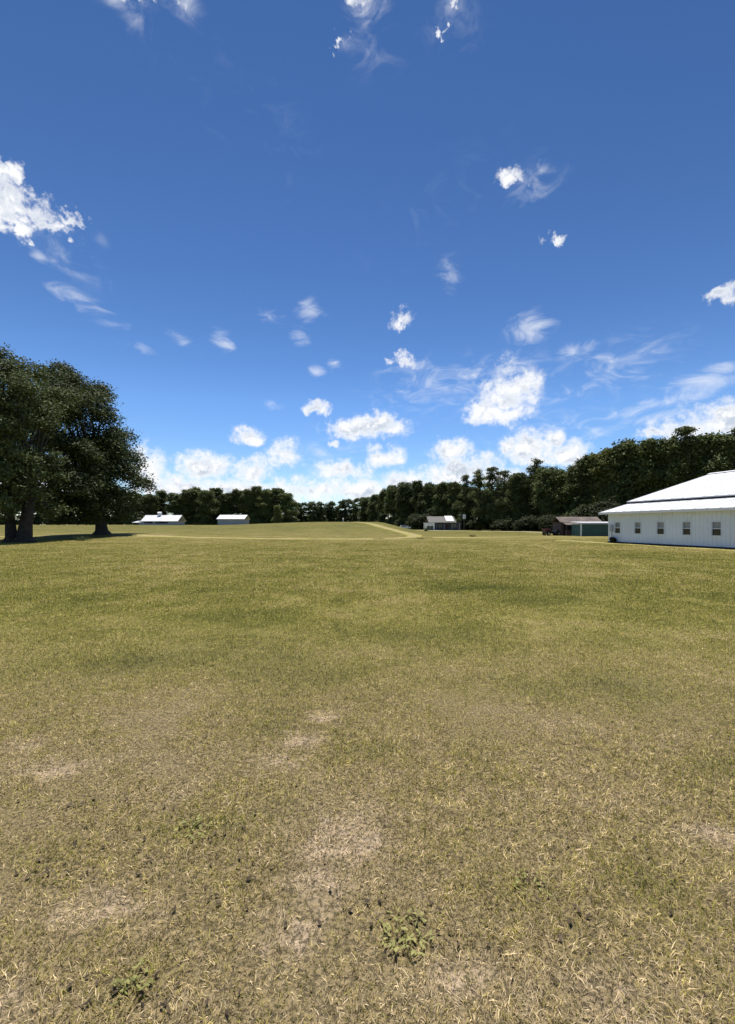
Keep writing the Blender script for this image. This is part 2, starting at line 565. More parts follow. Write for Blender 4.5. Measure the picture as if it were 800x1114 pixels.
M['siding'] = simple('white_siding', (0.68, 0.74, 0.82), 0.5, 0.05, 0.5, bump=0.05)
M['trim'] = simple('white_trim', (0.80, 0.80, 0.80), 0.45, 0.03, 2)
M['dark_band'] = simple('dark_band_mat', (0.03, 0.03, 0.032), 0.8, 0.1, 2)  # dark tone of the strips at the barn wall base and between its roofs
M['grey_wall'] = simple('grey_wall', (0.36, 0.38, 0.42), 0.6, 0.08, 0.7)
M['grey_siding'] = simple('grey_siding', (0.10, 0.10, 0.105), 0.7, 0.12, 1.0)
M['shingle'] = simple('shingle', (0.13, 0.125, 0.12), 0.9, 0.25, 2.0, bump=0.5)
M['rust_roof'] = simple('rust_roof', (0.12, 0.095, 0.082), 0.85, 0.35, 0.9)
M['red_wood'] = simple('red_wood', (0.095, 0.058, 0.05), 0.8, 0.35, 1.3)
M['green_metal'] = simple('green_metal', (0.035, 0.095, 0.078), 0.5, 0.15, 0.8)
M['dark_gap'] = simple('dark_interior', (0.02, 0.02, 0.022), 0.9, 0.1, 1)
M['black_paint'] = simple('dark_paint', (0.03, 0.028, 0.028), 0.35, 0.15, 2)
M['red_paint'] = simple('dull_red_paint', (0.16, 0.03, 0.025), 0.4, 0.2, 2)
M['rubber'] = simple('rubber', (0.018, 0.018, 0.018), 0.85, 0.1, 4)
M['steel'] = simple('galvanised_steel', (0.45, 0.46, 0.47), 0.45, 0.1, 3, metal=0.6)
M['white_paint'] = simple('white_paint', (0.80, 0.80, 0.78), 0.4, 0.04, 2)
M['pole_wood'] = simple('pole_wood', (0.16, 0.13, 0.10), 0.9, 0.2, 3)
m_, t_, p_ = mat('window_glass')
p_.inputs['Base Color'].default_value = (0.02, 0.025, 0.03, 1)
p_.inputs['Roughness'].default_value = 0.06
p_.inputs['Specular IOR Level'].default_value = 0.6
M['glass'] = m_
m_, t_, p_ = mat('blind_glass')
n_ = t_.noise(t_.n.new('ShaderNodeTexCoord').outputs['Object'], 2.0, 2)
t_.l.new(t_.mix(n_, (0.17, 0.195, 0.24), (0.26, 0.285, 0.33)), p_.inputs['Base Color'])
p_.inputs['Roughness'].default_value = 0.1
M['blind'] = m_

# ------------------------------------------------------------------ the land
def axis(parts):
    out = []
    for a, b, st in parts:
        out += list(np.arange(a, b, st))
    return np.array(out + [parts[-1][1]])


def make_ground():
    xs = axis([(-4000, -400, 300), (-400, -120, 20), (-120, -24, 2.5), (-24, -6, 0.75), (-6, 6, 0.125), (6, 24, 0.75), (24, 120, 2.5), (120, 400, 20), (400, 4000, 300)])
    ys = axis([(-400, -20, 20), (-20, 0, 1), (0, 9, 0.125), (9, 30, 0.75), (30, 70, 1.25), (70, 160, 2.5), (160, 420, 10), (420, 6000, 310)])
    X, Y = np.meshgrid(xs, ys)
    Z = ground_z(X, Y)
    nx, ny = len(xs), len(ys)
    idx = np.arange(nx * ny).reshape(ny, nx)
    f = np.stack([idx[:-1, :-1].ravel(), idx[:-1, 1:].ravel(), idx[1:, 1:].ravel(), idx[1:, :-1].ravel()], 1)
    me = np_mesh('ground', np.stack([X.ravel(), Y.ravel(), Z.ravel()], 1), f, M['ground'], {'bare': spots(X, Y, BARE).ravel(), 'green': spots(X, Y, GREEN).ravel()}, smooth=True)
    tag(link(bpy.data.objects.new('ground', me)), kind='structure')


def strip(name, pts, width, m, lift=0.03):
    pts = np.array(pts, float)
    seg = np.linalg.norm(np.diff(pts, axis=0), axis=1)
    cum = np.concatenate([[0], np.cumsum(seg)])
    ss = np.arange(0, cum[-1], 1.2)
    # smooth the corners
    px, py = np.interp(ss, cum, pts[:, 0]), np.interp(ss, cum, pts[:, 1])
    k = np.ones(9) / 9
    pad = lambda a: np.convolve(np.pad(a, 4, mode='edge'), k, 'valid')
    px, py = pad(px), pad(py)
    tx, ty = np.gradient(px), np.gradient(py)
    ln = np.hypot(tx, ty)
    nx, ny = -ty / ln, tx / ln
    w = np.interp(ss, cum, width) if hasattr(width, '__len__') else np.full(len(ss), width)
    cols = np.linspace(-1, 1, 9)
    V, E = [], []
    for c in cols:
        x, y = px + nx * w * 0.5 * c, py + ny * w * 0.5 * c
        V.append(np.stack([x, y, ground_z(x, y) + lift * (1 - 0.9 * abs(c) ** 4)], 1))
        E.append(np.full(len(ss), abs(c)))
    V, E = np.stack(V, 1).reshape(-1, 3), np.stack(E, 1).ravel()
    nc = len(cols)
    i = np.arange(len(ss) - 1)[:, None] * nc + np.arange(nc - 1)[None]
    i = i.ravel()
    f = np.stack([i, i + 1, i + nc + 1, i + nc], 1)
    me = np_mesh(name, V, f, m, {'edge': E}, smooth=True)
    return tag(link(bpy.data.objects.new(name, me)), kind='structure')


make_ground()
strip('dirt_road', [(0.5, 49.6), (4, 51), (6.5, 54), (7, 62), (5, 82), (2, 105), (-1.5, 130), (-6, 160), (-14, 220)], [1.4, 1.6, 1.9, 2.2, 2.4, 2.5, 2.4, 2.4, 2.4], M['dirt'])
strip('grass_track', [(-120, 58), (-48, 54), (-22, 50.5), (-7, 49), (2, 50.2)], [2.4, 2.4, 2.2, 2.0, 1.8], M['grassy'], 0.026)
strip('dirt_path', [(7, 53), (14, 54.5), (24, 56), (34, 55)], 2.0, M['grassy'])
strip('worn_verge', [(19.5, 44), (21.2, 38), (22.4, 32), (23.8, 25), (25.2, 18)], 1.6, M['grassy'])
strip('gravel_drive', [(10, 150), (20, 143), (32, 132), (42, 112), (42, 84), (33, 66)], [3.5, 4.5, 3, 2.4, 2.4, 2.4], M['gravel'])


# ------------------------------------------------------------------ grass blades
def make_grass():
    n_try = 3200000
    # distance from the camera drawn so that the density falls off as 1/y^1.45
    u = rng.random(n_try)
    p = 0.45
    y0, y1 = 0.8, 47.0
    y = (y0 ** p + u * (y1 ** p - y0 ** p)) ** (1 / p)
    y = y - 1.0
    x = (rng.random(n_try) * 2 - 1) * (1.12 * (y + 1.0) + 3.2)
    # tufts: pull blades towards scattered centres, thin out bare scuffs
    thin = vnoise(x * 1.1 + 3, y * 1.1 + 5) * 0.6 + vnoise(x * 4.3, y * 4.3 + 50) * 0.4
    bare, green = spots(x, y, BARE), spots(x, y, GREEN)
    keep = rng.random(n_try) < np.clip((thin - 0.10) * 3.2 + green * 0.5, 0.35, 1.0) * (1 - 0.55 * bare * (0.3 + 1.4 * vnoise(x * 9, y * 9)))
    x, y, thin, bare, green = x[keep], y[keep], thin[keep], bare[keep], green[keep]
    n = len(x)
    z = ground_z(x, y)
    far = np.clip(y / 4.0, 1.0, 5.5)
    L = (0.013 + 0.026 * rng.random(n) ** 1.4) * (0.75 + 0.5 * thin) * np.clip(y / 7, 1, 1.6)
    W = (0.0019 + 0.0019 * rng.random(n)) * far * np.clip(y / 2.2, 0.8, 1.2)
    tint = np.clip(rng.normal(0.5, 0.24, n), 0, 1)
    az = rng.random(n) * 2 * np.pi
    lean = np.radians(np.where(tint > 0.62, rng.uniform(50, 88, n), rng.uniform(20, 78, n)))   # straw lies down, green stands
    hd = np.stack([np.cos(az), np.sin(az)], 1)
    sx, sy = -hd[:, 1], hd[:, 0]
    b = np.stack([x, y, z], 1)
    m1l, m2l = lean * 0.9, lean * rng.uniform(0.95, 1.15, n)
    d1 = np.stack([hd[:, 0] * np.sin(m1l), hd[:, 1] * np.sin(m1l), np.cos(m1l)], 1)
    d2 = np.stack([hd[:, 0] * np.sin(m2l), hd[:, 1] * np.sin(m2l), np.cos(m2l)], 1)
    roll = rng.uniform(-0.7, 0.7, n)
    side = np.stack([sx, sy, roll], 1)
    side /= np.linalg.norm(side, axis=1)[:, None]
    mid = b + d1 * (L * 0.55)[:, None]
    tip = mid + d2 * (L * 0.5)[:, None]
    tip[:, 2] = np.maximum(tip[:, 2], z + 0.003)
    w = (W * 0.5)[:, None]
    b = b - np.array([0, 0, 0.004])
    V = np.stack([b - side * w, b + side * w, mid + side * w * 0.9, mid - side * w * 0.9, tip + side * w * 0.25, tip - side * w * 0.25], 1).reshape(-1, 3)
    i = np.arange(n) * 6
    f = np.concatenate([np.stack([i, i + 1, i + 2, i + 3], 1), np.stack([i + 3, i + 2, i + 4, i + 5], 1)])
    me = np_mesh('grass', V, f, M['blade'], {'tint': np.repeat(tint, 6), 'bare': np.repeat(bare, 6), 'green': np.repeat(green, 6)}, smooth=True)
    tag(link(bpy.data.objects.new('grass', me)), 'dry mown grass, straw coloured and olive, covering the field', 'grass', kind='stuff')


make_grass()


def make_litter():
    P = []
    for (px, py, rx, ry, n) in ((130, 925, 70, 26, 60), (225, 905, 50, 22, 60), (60, 950, 50, 20, 40), (230, 965, 60, 30, 50), (370, 990, 40, 25, 20), (180, 1085, 60, 25, 40), (560, 1000, 120, 50, 60), (480, 1030, 40, 20, 20), (700, 950, 90, 50, 50), (90, 870, 80, 20, 40), (330, 860, 120, 30, 40)):
        for _ in range(n // 2):
            qx, qy = px + random.gauss(0, rx * 0.75), min(1140, py + random.gauss(0, ry * 0.6))
            d0 = EYE * F / (qy - CY)
            P.append((at(qx, d0), d0, gz(at(qx, d0), d0) + 0.012))
    P = np.array(P)
    V, Fc, T = [], [], []
    for p in P:
        az, ln = random.uniform(0, 6.28), random.uniform(0.012, 0.034)
        u = Vector((math.cos(az), math.sin(az), random.uniform(-0.25, 0.35))).normalized()
        w_ = Vector((-math.sin(az), math.cos(az), random.uniform(-0.5, 0.5))).normalized() * ln * random.uniform(0.2, 0.36)
        c = Vector(p)
        i = len(V)
        V += [c - u * ln * 0.5, c + w_ - u * ln * 0.1, c + u * ln * 0.5 + Vector((0, 0, ln * 0.25)), c - w_ - u * ln * 0.1]
        Fc.append([i, i + 1, i + 2, i + 3])
        T += [random.random()] * 4
    me = np_mesh('leaf_litter', [tuple(v) for v in V], Fc, make_leaf_mat('dead_leaf', (0.022, 0.018, 0.013), (0.11, 0.08, 0.05), 0.05), {'tint': T})
    tag(link(bpy.data.objects.new('leaf_litter', me)), 'dark dead leaves scattered in the dry foreground grass', 'leaf litter', kind='stuff')


make_litter()


# ------------------------------------------------------------------ foliage
def leaves(name, P, N, size, m, aspect=0.5, tint=None):
    """pointed leaf sprays: one folded four-corner face each"""
    n = len(P)
    N = N / np.maximum(np.linalg.norm(N, axis=1)[:, None], 1e-6)
    a = np.cross(N, rng.normal(size=(n, 3)))
    a /= np.maximum(np.linalg.norm(a, axis=1)[:, None], 1e-6)
    b = np.cross(N, a)
    s = (size * rng.uniform(0.6, 1.35, n))[:, None]
    V = np.stack([P - a * s * 0.5, P + b * s * 0.5 * aspect - N * s * 0.08, P + a * s * 0.5, P - b * s * 0.5 * aspect - N * s * 0.08], 1).reshape(-1, 3)
    i = np.arange(n) * 4
    f = np.stack([i, i + 1, i + 2, i + 3], 1)
    return np_mesh(name, V, f, m, {'tint': np.repeat(tint, 4)})


def rand_dirs(n):
    v = rng.normal(size=(n, 3))
    return v / np.linalg.norm(v, axis=1)[:, None]


def crown_points(lobes, tuft_r, per_area, per_tuft, droop=0.15):
    """lobes: (x,y,z,rx,ry,rz). Tufts sit on the shells of lobes, leaves in the tufts."""
    P, N, T = [], [], []
    for (x, y, z, rx, ry, rz) in lobes:
        area = 4 * math.pi * ((rx * ry) ** 1.6 / 3 + (rx * rz) ** 1.6 / 3 + (ry * rz) ** 1.6 / 3) ** (1 / 1.6)
        nt = max(6, int(area * per_area))
        d = rand_dirs(nt)
        d[:, 2] = np.where(d[:, 2] < -0.55, -d[:, 2] * 0.6, d[:, 2])
        r = np.where(rng.random(nt) < 0.75, rng.uniform(0.78, 1.12, nt) + 0.17 * (rng.random(nt) < 0.16), rng.uniform(0.35, 0.8, nt))
        c = np.array([x, y, z]) + d * r[:, None] * np.array([rx, ry, rz])
        tr = tuft_r * rng.uniform(0.6, 1.4, nt)
        k = (per_tuft * rng.uniform(0.5, 1.5, nt)).astype(int)
        tt = rng.normal(0.45, 0.2, nt)
        ci = np.repeat(np.arange(nt), k)
        q = rng.normal(size=(len(ci), 3)) * np.array([0.55, 0.55, 0.34])
        p = c[ci] + q * tr[ci][:, None]
        p[:, 2] -= droop * tr[ci] * (q[:, 0] ** 2 + q[:, 1] ** 2)
        P.append(p)
        nrm = d[ci] * 0.5 + rng.normal(size=(len(ci), 3)) * 0.55 + np.array([0, 0, 0.55])
        N.append(nrm)
        T.append(np.clip(tt[ci] + rng.normal(0, 0.18, len(ci)), 0, 1))
    return np.concatenate(P), np.concatenate(N), np.concatenate(T)


def limb(mb, a, b, r0, r1, wob=0.12, n=6, seg=7):
    a, b = Vector(a), Vector(b)
    L = (b - a).length
    pts, rad = [], []
    for i in range(n + 1):
        t = i / n
        p = a.lerp(b, t)
        p.z += math.sin(t * math.pi) * L * 0.06
        if 0 < i < n:
            p += Vector((random.uniform(-1, 1), random.uniform(-1, 1), random.uniform(-0.5, 0.5))) * wob * L / n
        pts.append(p)
        rad.append(r0 + (r1 - r0) * t)
    mb.tube(pts, rad, seg)


# ---- the two great oaks on the left, their lobes read off the photograph at their own depth
def oak(name_label, px, depth, lobes_px, stems, leaf, tuft, per_area, per_tuft, ndeep):
    x0 = at(px, depth)
    z0 = gz(x0, depth)
    root = empty('oak_tree', (x0, depth, z0))
    tag(root, name_label, 'tree', 'big oaks at the left edge of the field')
    k = depth / F
    lobes = []
    for (lx, ly, lr, dy) in lobes_px:
        lx -= 9 if lx > 115 else 5 if lx > 95 else 0
        r = lr * k * 0.86
        lobes.append(((lx - px) * k, dy, EYE + (CY - ly) * k - z0, r, r * random.uniform(0.9, 1.15), r * random.uniform(0.78, 0.95)))
    # lobes on the far and near side so that the crown is as deep as it is wide
    for (x, y, z, rx, ry, rz) in list(lobes)[:ndeep]:
        lobes.append((x * 0.7 + random.uniform(-1, 1), y + random.choice((-1, 1)) * random.uniform(3.0, 5.0), z * random.uniform(0.86, 0.97), rx * 0.9, ry * 0.9, rz * 0.85))
    P, N, T = crown_points(lobes, tuft, per_area, per_tuft)
    ok = P[:, 2] > 1.2
    me = leaves('crown', P[ok], N[ok], leaf, M['oak_leaf'], 0.55, T[ok])
    link(bpy.data.objects.new('crown', me), root)
    mb = MB()
    for (sx, lean, r, h) in stems:
        top = Vector((sx + lean, random.uniform(-0.5, 0.5), h))
        pts = [(sx, 0, -0.3), (sx, 0, 0.12), (sx + lean * 0.05, 0, 0.5), (sx + lean * 0.25, 0, h * 0.4), tuple(top)]
        mb.tube(pts, [r * 2.0, r * 1.7, r * 1.15, r * 0.95, r * 0.75], 12)
        for lb in lobes:
            if (lb[0] - sx) * (lean or 1) >= -1.5 or random.random() < 0.3:
                limb(mb, top, (lb[0], lb[1], lb[2] - lb[5] * 0.1), r * 0.30, 0.04)
    mb.build('trunk', M['bark'], root, smooth=True)
    return root


oak('tall dark oak with a double trunk, cut by the left frame edge', 20, 39,
    [(-8, 418, 36, 0), (16, 406, 22, 1), (30, 426, 20, -1), (-40, 440, 44, 1), (6, 456, 38, -2), (34, 462, 19, 1), (-25, 500, 44, -1), (18, 505, 30, 2), (36, 500, 17, -2),
     (-60, 520, 40, 0), (-30, 545, 34, -2), (12, 540, 27, 1), (36, 536, 16, -1), (-5, 536, 26, -3), (2, 391, 13, 0), (24, 556, 13, -2), (-12, 558, 15, -2), (42, 556, 12, 2),
     (-50, 562, 16, 1), (20, 520, 28, -3), (40, 440, 12, 2), (18, 532, 20, -4.5), (34, 548, 13, -3.5), (2, 552, 14, -3.5), (20, 480, 24, -4)],
    [(-0.62, -0.5, 0.42, 4.6), (0.55, 0.7, 0.55, 4.4)], 0.26, 0.75, 1.6, 44, 11)
oak('broad dark oak right of the double trunked one, its crown hanging almost to the grass', 111, 52,
    [(66, 412, 19, 0), (64, 400, 10, 1), (82, 424, 19, -1), (100, 436, 19, 1), (62, 440, 18, 1), (118, 454, 17, 0), (82, 460, 28, -2), (108, 482, 28, 1), (62, 480, 18, -1), (128, 488, 19, 0),
     (90, 500, 30, -3), (138, 515, 17, 1), (118, 525, 28, -2), (64, 515, 20, 1), (145, 540, 13, 0), (130, 552, 17, -2), (95, 540, 28, 2), (66, 545, 22, -1), (147, 560, 9, 0), (110, 561, 13, -2),
     (82, 563, 12, -2), (128, 563, 10, 2), (60, 563, 11, 1), (96, 563, 11, 3)],
    [(0.0, -0.5, 0.62, 3.6)], 0.30, 0.85, 1.45, 44, 14)


# ---- tree kinds for the woods; meshes shared by copies
def make_kind(kind, seed):
    """returns (crown mesh, trunk mesh) of a tree about 1 unit tall x 20 m"""
    global rng
    random.seed(seed)
    H = 20.0
    lobes = []
    mb = MB()
    if kind == 'broad':
        W = random.uniform(4.6, 5.6)
        for i in range(15):
            t = 0.08 + 0.84 * (i + random.random()) / 15
            prof = math.sin(min(0.97, t * 0.72 + 0.28) * math.pi) ** 0.6
            a = random.uniform(0, 2 * math.pi)
            rr = W * prof * random.uniform(0.35, 0.68)
            r = W * random.uniform(0.34, 0.5) * (0.65 + 0.35 * prof)
            lobes.append((math.cos(a) * rr, math.sin(a) * rr, t * H - 0.3, r, r, r * 0.85))
        for i in range(6):
            a, rr = i * 1.05 + random.random(), W * random.uniform(0.15, 0.5)
            lobes.append((math.cos(a) * rr, math.sin(a) * rr, H * random.uniform(0.74, 0.93), W * 0.24, W * 0.24, H * 0.06))
        lobes.append((0.3, 0, H * 0.91, W * 0.26, W * 0.26, H * 0.07))
        lobes.append((0, 0, H * 0.76, W * 0.42, W * 0.42, H * 0.12))
        lobes.append((0, 0, H * 0.5, W * 0.55, W * 0.55, H * 0.2))
        for i in range(6):
            a = i * 1.05
            lobes.append((math.cos(a) * W * 0.5, math.sin(a) * W * 0.5, 1.3, 1.9, 1.9, 1.7))
        dens, tr, pt, lf, m = 0.75, 0.95, 26, 0.58, M['wood_leaf']
    elif kind == 'tall':
        W = random.uniform(3.2, 4.0)
        for i in range(14):
            t = 0.06 + 0.86 * (i + random.random()) / 14
            a = random.uniform(0, 2 * math.pi)
            prof = (1 - abs(t - 0.45) * 1.25)
            rr = W * prof * random.uniform(0.2, 0.7)
            r = W * random.uniform(0.36, 0.52) * (0.6 + 0.4 * prof)
            lobes.append((math.cos(a) * rr, math.sin(a) * rr, t * H, r, r, r * 1.0))
        for i in range(6):
            a, rr = i * 1.05 + random.random(), W * random.uniform(0.12, 0.45)
            lobes.append((math.cos(a) * rr, math.sin(a) * rr, H * random.uniform(0.72, 0.93), W * 0.25, W * 0.25, H * 0.06))
        lobes.append((0, 0, H * 0.8, W * 0.4, W * 0.4, H * 0.13))
        for i in range(6):
            a = i * 1.05
            lobes.append((math.cos(a) * W * 0.6, math.sin(a) * W * 0.6, 1.3, 1.9, 1.9, 1.7))
        dens, tr, pt, lf, m = 0.8, 0.9, 26, 0.56, M['wood_leaf']
    elif kind == 'pine':
        for i in range(26):
            t = random.uniform(0.50, 0.97)
            a = random.uniform(0, 2 * math.pi)
            rr = 3.6 * (1.15 - t) / 0.55 * random.uniform(0.35, 1.0)
            lobes.append((math.cos(a) * rr, math.sin(a) * rr, t * H + 0.3, random.uniform(0.6, 1.3), random.uniform(0.6, 1.3), random.uniform(0.3, 0.6)))
        lobes.append((0, 0, H * 0.97, 0.7, 0.7, 0.6))
        lobes.append((0.2, 0, H * 0.78, 1.6, 1.6, H * 0.12))
        for i in range(9):
            a = random.uniform(0, 2 * math.pi)
            rr = random.uniform(0.5, 3.0)
            lobes.append((math.cos(a) * rr, math.sin(a) * rr, H * random.uniform(0.06, 0.50), 2.0, 2.0, 1.9))
        dens, tr, pt, lf, m = 0.9, 0.65, 26, 0.42, M['pine_leaf']
    else:                                  # shrub, 20 units scaled down by the user
        for i in range(9):
            a = random.uniform(0, 2 * math.pi)
            rr = random.uniform(0, 7.0)
            r = random.uniform(4.0, 6.5)
            lobes.append((math.cos(a) * rr, math.sin(a) * rr, random.uniform(5, 14), r, r, r * 0.9))
        dens, tr, pt, lf, m = 0.16, 2.4, 40, 1.15, M['bush_leaf']
    if kind in ('broad', 'tall'):
        for lb in list(lobes):
            if lb[2] > H * 0.5:
                for q in range(2):
                    a, e = random.uniform(0, 6.28), random.uniform(0.3, 1.3)
                    lobes.append((lb[0] + math.cos(a) * math.cos(e) * lb[3] * 1.12, lb[1] + math.sin(a) * math.cos(e) * lb[4] * 1.12, min(H * 1.01, lb[2] + math.sin(e) * lb[5] * 1.15), 0.45, 0.45, 0.5))
    P, N, T = crown_points(lobes, tr, dens, pt)
    ok = P[:, 2] > 0.1
    crown = leaves('crown', P[ok], N[ok], lf, m, 0.6, T[ok])
    r0 = 0.3 if kind != 'shrub' else 0.5
    mb.tube([(0, 0, -0.8), (0, 0, 0.2), (random.uniform(-.3, .3), random.uniform(-.3, .3), H * 0.45), (0.1, 0, H * (0.95 if kind == 'pine' else 0.8))], [r0 * 1.5, r0 * 1.2, r0 * 0.8, 0.06], 7)
    for lb in lobes[:12]:
        limb(mb, (0, 0, max(0.5, lb[2] - 2.0)), (lb[0], lb[1], lb[2]), r0 * 0.35, 0.04, n=4, seg=5)
    trunk = mb.build('trunk', M['bark'], None, smooth=True)
    tm = trunk.data
    bpy.data.objects.remove(trunk)
    return crown, tm


KINDS = {k: [make_kind(k, s) for s in seeds] for k, seeds in (('broad', (1, 2, 3, 4)), ('tall', (5, 6, 7)), ('pine', (8, 9, 10)), ('shrub', (11, 12, 13)))}
_count = {k: 0 for k in KINDS}


def plant(name, cat, kind, px, depth, top, label, group, wide=1.0, leafmat=None, sink=0.0):
    x = at(px, depth)
    z = gz(x, depth)
    h = (top_z(top, depth) - z) if top is not None else None
    crown, trunk = KINDS[kind][_count[kind] % len(KINDS[kind])]
    _count[kind] += 1
    root = empty(name, (x, depth, z - sink), random.uniform(0, 6.28))
    s = h / 20.4
    wv = s * wide if kind == 'shrub' else wide * (0.55 + 0.45 * s)
    root.scale = (wv, wv, s)
    tag(root, label, cat, group)
    me = crown
    if leafmat:
        me = crown.copy()
        me.materials.clear()
        me.materials.append(M[leafmat])
    link(bpy.data.objects.new('crown', me), root)
    link(bpy.data.objects.new('trunk', trunk), root)
    return root


# left wood behind the two white roofed sheds
GL = 'trees of the left wood beyond the field'
left = [
    (163, 205, 536, 'broad', 'dark tree showing just right of the round oak, first of the left wood'),
    (176, 214, 532, 'tall', 'slim dark tree rising behind the cupola of the long white roofed shed'),
    (190, 208, 536, 'broad', 'dark tree behind the right end of the long white roofed shed'),
    (203, 206, 533, 'tall', 'dark slim tree just right of the long white roofed shed'),
    (213, 211, 530, 'broad', 'dark broad tree midway between the two white roofed sheds'),
    (226, 206, 532, 'broad', 'dark broad tree just left of the smaller white roofed shed'),
    (236, 214, 529, 'tall', 'tall dark tree behind the left end of the smaller white roofed shed'),
    (248, 208, 535, 'broad', 'dark tree behind the middle of the smaller white roofed shed'),
    (259, 207, 531, 'tall', 'dark tree behind the right end of the smaller white roofed shed'),
    (270, 206, 532, 'broad', 'dark tree just right of the smaller white roofed shed'),
    (280, 204, 529, 'tall', 'second tree to the right of the smaller white roofed shed'),
    (291, 203, 532, 'broad', 'third tree to the right of the smaller white roofed shed'),
    (303, 203, 529, 'tall', 'tall dark tree next to last at the right end of the left wood'),
    (312, 201, 535, 'broad', 'broad tree ending the left wood on its right'),
]
for px, d, top, kd, lab in left:
    plant('woodland_tree', 'tree', kd, px, d, top, lab, GL, 1.25)
for px, d, top in ((-75, 190, 536), (-52, 200, 534), (-30, 195, 537), (-6, 205, 534), (16, 200, 536), (40, 206, 535), (62, 198, 537), (84, 206, 534), (106, 200, 536), (128, 206, 533), (148, 202, 536)):
    plant('woodland_tree', 'tree', 'broad', px, d, top, 'dark far tree behind the two big oaks, seen only through gaps under their crowns', 'far trees behind the two big oaks', 1.25)
plant('small_tree', 'tree', 'broad', 302, 190, 549, 'small lighter green tree in front of the right end of the left wood', GL, 0.62, 'light_leaf')
for px, d in ((170, 216), (198, 218), (220, 219), (242, 220), (265, 217), (286, 213)):
    plant('woodland_tree', 'tree', 'broad', px, d, 540, 'dark tree deep inside the left wood behind its front row', 'trees inside the left wood', 1.6)


# far wood closing the field: reads as one mass
def far_wood():
    P, N, T = [], [], []
    lobes = []
    for k in range(34):
        px = 312 + k * 3.1 + random.uniform(-1, 1)
        d = 352 + random.uniform(-8, 14) - max(0, px - 385) * 1.6
        top = np.interp(px, [312, 340, 360, 380, 400, 415], [549, 546, 545.5, 543.5, 541, 536]) + random.uniform(-1.2, 1.6)
        x, z0, zt = at(px, d), gz(at(px, d), d), top_z(top, d)
        h = zt - z0
        for j in range(5):
            t = (j + 0.6) / 5.2
            r = 3.4 * random.uniform(0.7, 1.1) * (1.1 - 0.5 * t)
            lobes.append((x + random.uniform(-2, 2), d + random.uniform(-2, 2), z0 + h * t, r, r, min(r * 0.95, h * (1 - t) + 0.5)))
    P, N, T = crown_points(lobes, 1.3, 0.40, 20)
    me = leaves('far_wood', P, N, 0.95, M['wood_leaf'], 0.6, T)
    tag(link(bpy.data.objects.new('far_wood', me)), 'far dark wood closing the field beyond the grassy rise', 'wood', kind='stuff')


far_wood()

# right wood
GR = 'trees of the right wood along the field'
right = [
    (398, 268, 542, 'broad', 'leftmost small looking tree of the right wood above the dirt track'),
    (408, 250, 537, 'broad', 'second tree from the left end of the right wood'),
    (418, 228, 531, 'tall', 'third tree from the left end of the right wood, slim'),
    (428, 212, 526, 'broad', 'round dark tree behind the white car, fourth of the right wood'),
    (441, 200, 524, 'broad', 'broad dark tree rising above the white car'),
    (455, 190, 523, 'tall', 'dark tree just left of and behind the white garage'),
    (467, 184, 525, 'broad', 'dark tree straight behind the white garage'),
    (481, 178, 523, 'broad', 'broad dark tree behind the left half of the grey house'),
    (495, 172, 522, 'tall', 'slim dark tree behind the right half of the grey house'),
    (508, 160, 516, 'pine', 'pine just right of the grey house behind the pole'),
    (522, 150, 509, 'pine', 'pine with open flat crown, second to the right of the grey house'),
    (536, 146, 508, 'pine', 'pine in the middle of the open gap where cloud shows through'),
    (549, 142, 511, 'pine', 'pine at the right side of the gap where cloud shows through'),
    (563, 136, 512, 'broad', 'broad dark tree left of the tallest layered pine'),
    (582, 134, 497, 'pine', 'tall layered pine standing above its neighbours in the middle of the right wood'),
    (596, 126, 507, 'broad', 'dark broad tree right of the tall layered pine, above the dark utility cart'),
    (612, 122, 512, 'broad', 'dark tree behind the dark utility cart and left of the rusty shed'),
    (628, 116, 503, 'tall', 'dark tree rising behind the left end of the rusty shed'),
    (643, 112, 493, 'broad', 'dark broad tree rising behind the green shed'),
    (660, 108, 486, 'broad', 'yellowish green broad tree above the left eave tip of the white barn'),
    (682, 106, 478, 'broad', 'dark tall tree above the corner of the white barn upper roof'),
    (703, 104, 478, 'tall', 'dark tree above the left third of the white barn roof slope'),
    (724, 103, 478, 'broad', 'dark tree above the middle of the white barn roof slope'),
    (745, 101, 464, 'pine', 'tall pine above the upper part of the white barn roof slope'),
    (764, 100, 467, 'tall', 'tall dark tree just left of the white barn ridge end'),
    (783, 98, 470, 'broad', 'dark broad tree behind the white barn ridge'),
    (803, 97, 465, 'pine', 'tall pine cut by the right frame edge above the white barn ridge'),
    (826, 95, 468, 'broad', 'broad tree beyond the right frame edge behind the white barn'),
    (852, 94, 466, 'tall', 'tall tree far beyond the right frame edge behind the white barn'),
]
for px, d, top, kd, lab in right:
    plant('pine_tree' if kd == 'pine' else 'woodland_tree', 'tree', kd, px, d, top, lab, GR, 1.05 if kd != 'pine' else 1.0, 'light_leaf' if 'yellowish' in lab else None)
for px, d, top in ((412, 262, 541), (433, 226, 531), (448, 212, 528), (462, 204, 530), (476, 196, 529), (490, 190, 528), (504, 178, 526), (518, 170, 528), (532, 166, 530),
                   (546, 162, 530), (558, 156, 521), (574, 150, 516), (590, 146, 514), (604, 140, 519), (620, 134, 515), (636, 128, 504), (652, 124, 498), (672, 120, 488),
                   (693, 118, 486), (714, 116, 487), (735, 114, 478), (756, 112, 476), (775, 110, 477), (796, 109, 475), (818, 108, 476)):
    plant('woodland_tree', 'tree', 'broad', px, d, top, 'dark tree inside the right wood, its top filling in behind the front row', 'trees inside the right wood', 1.15)
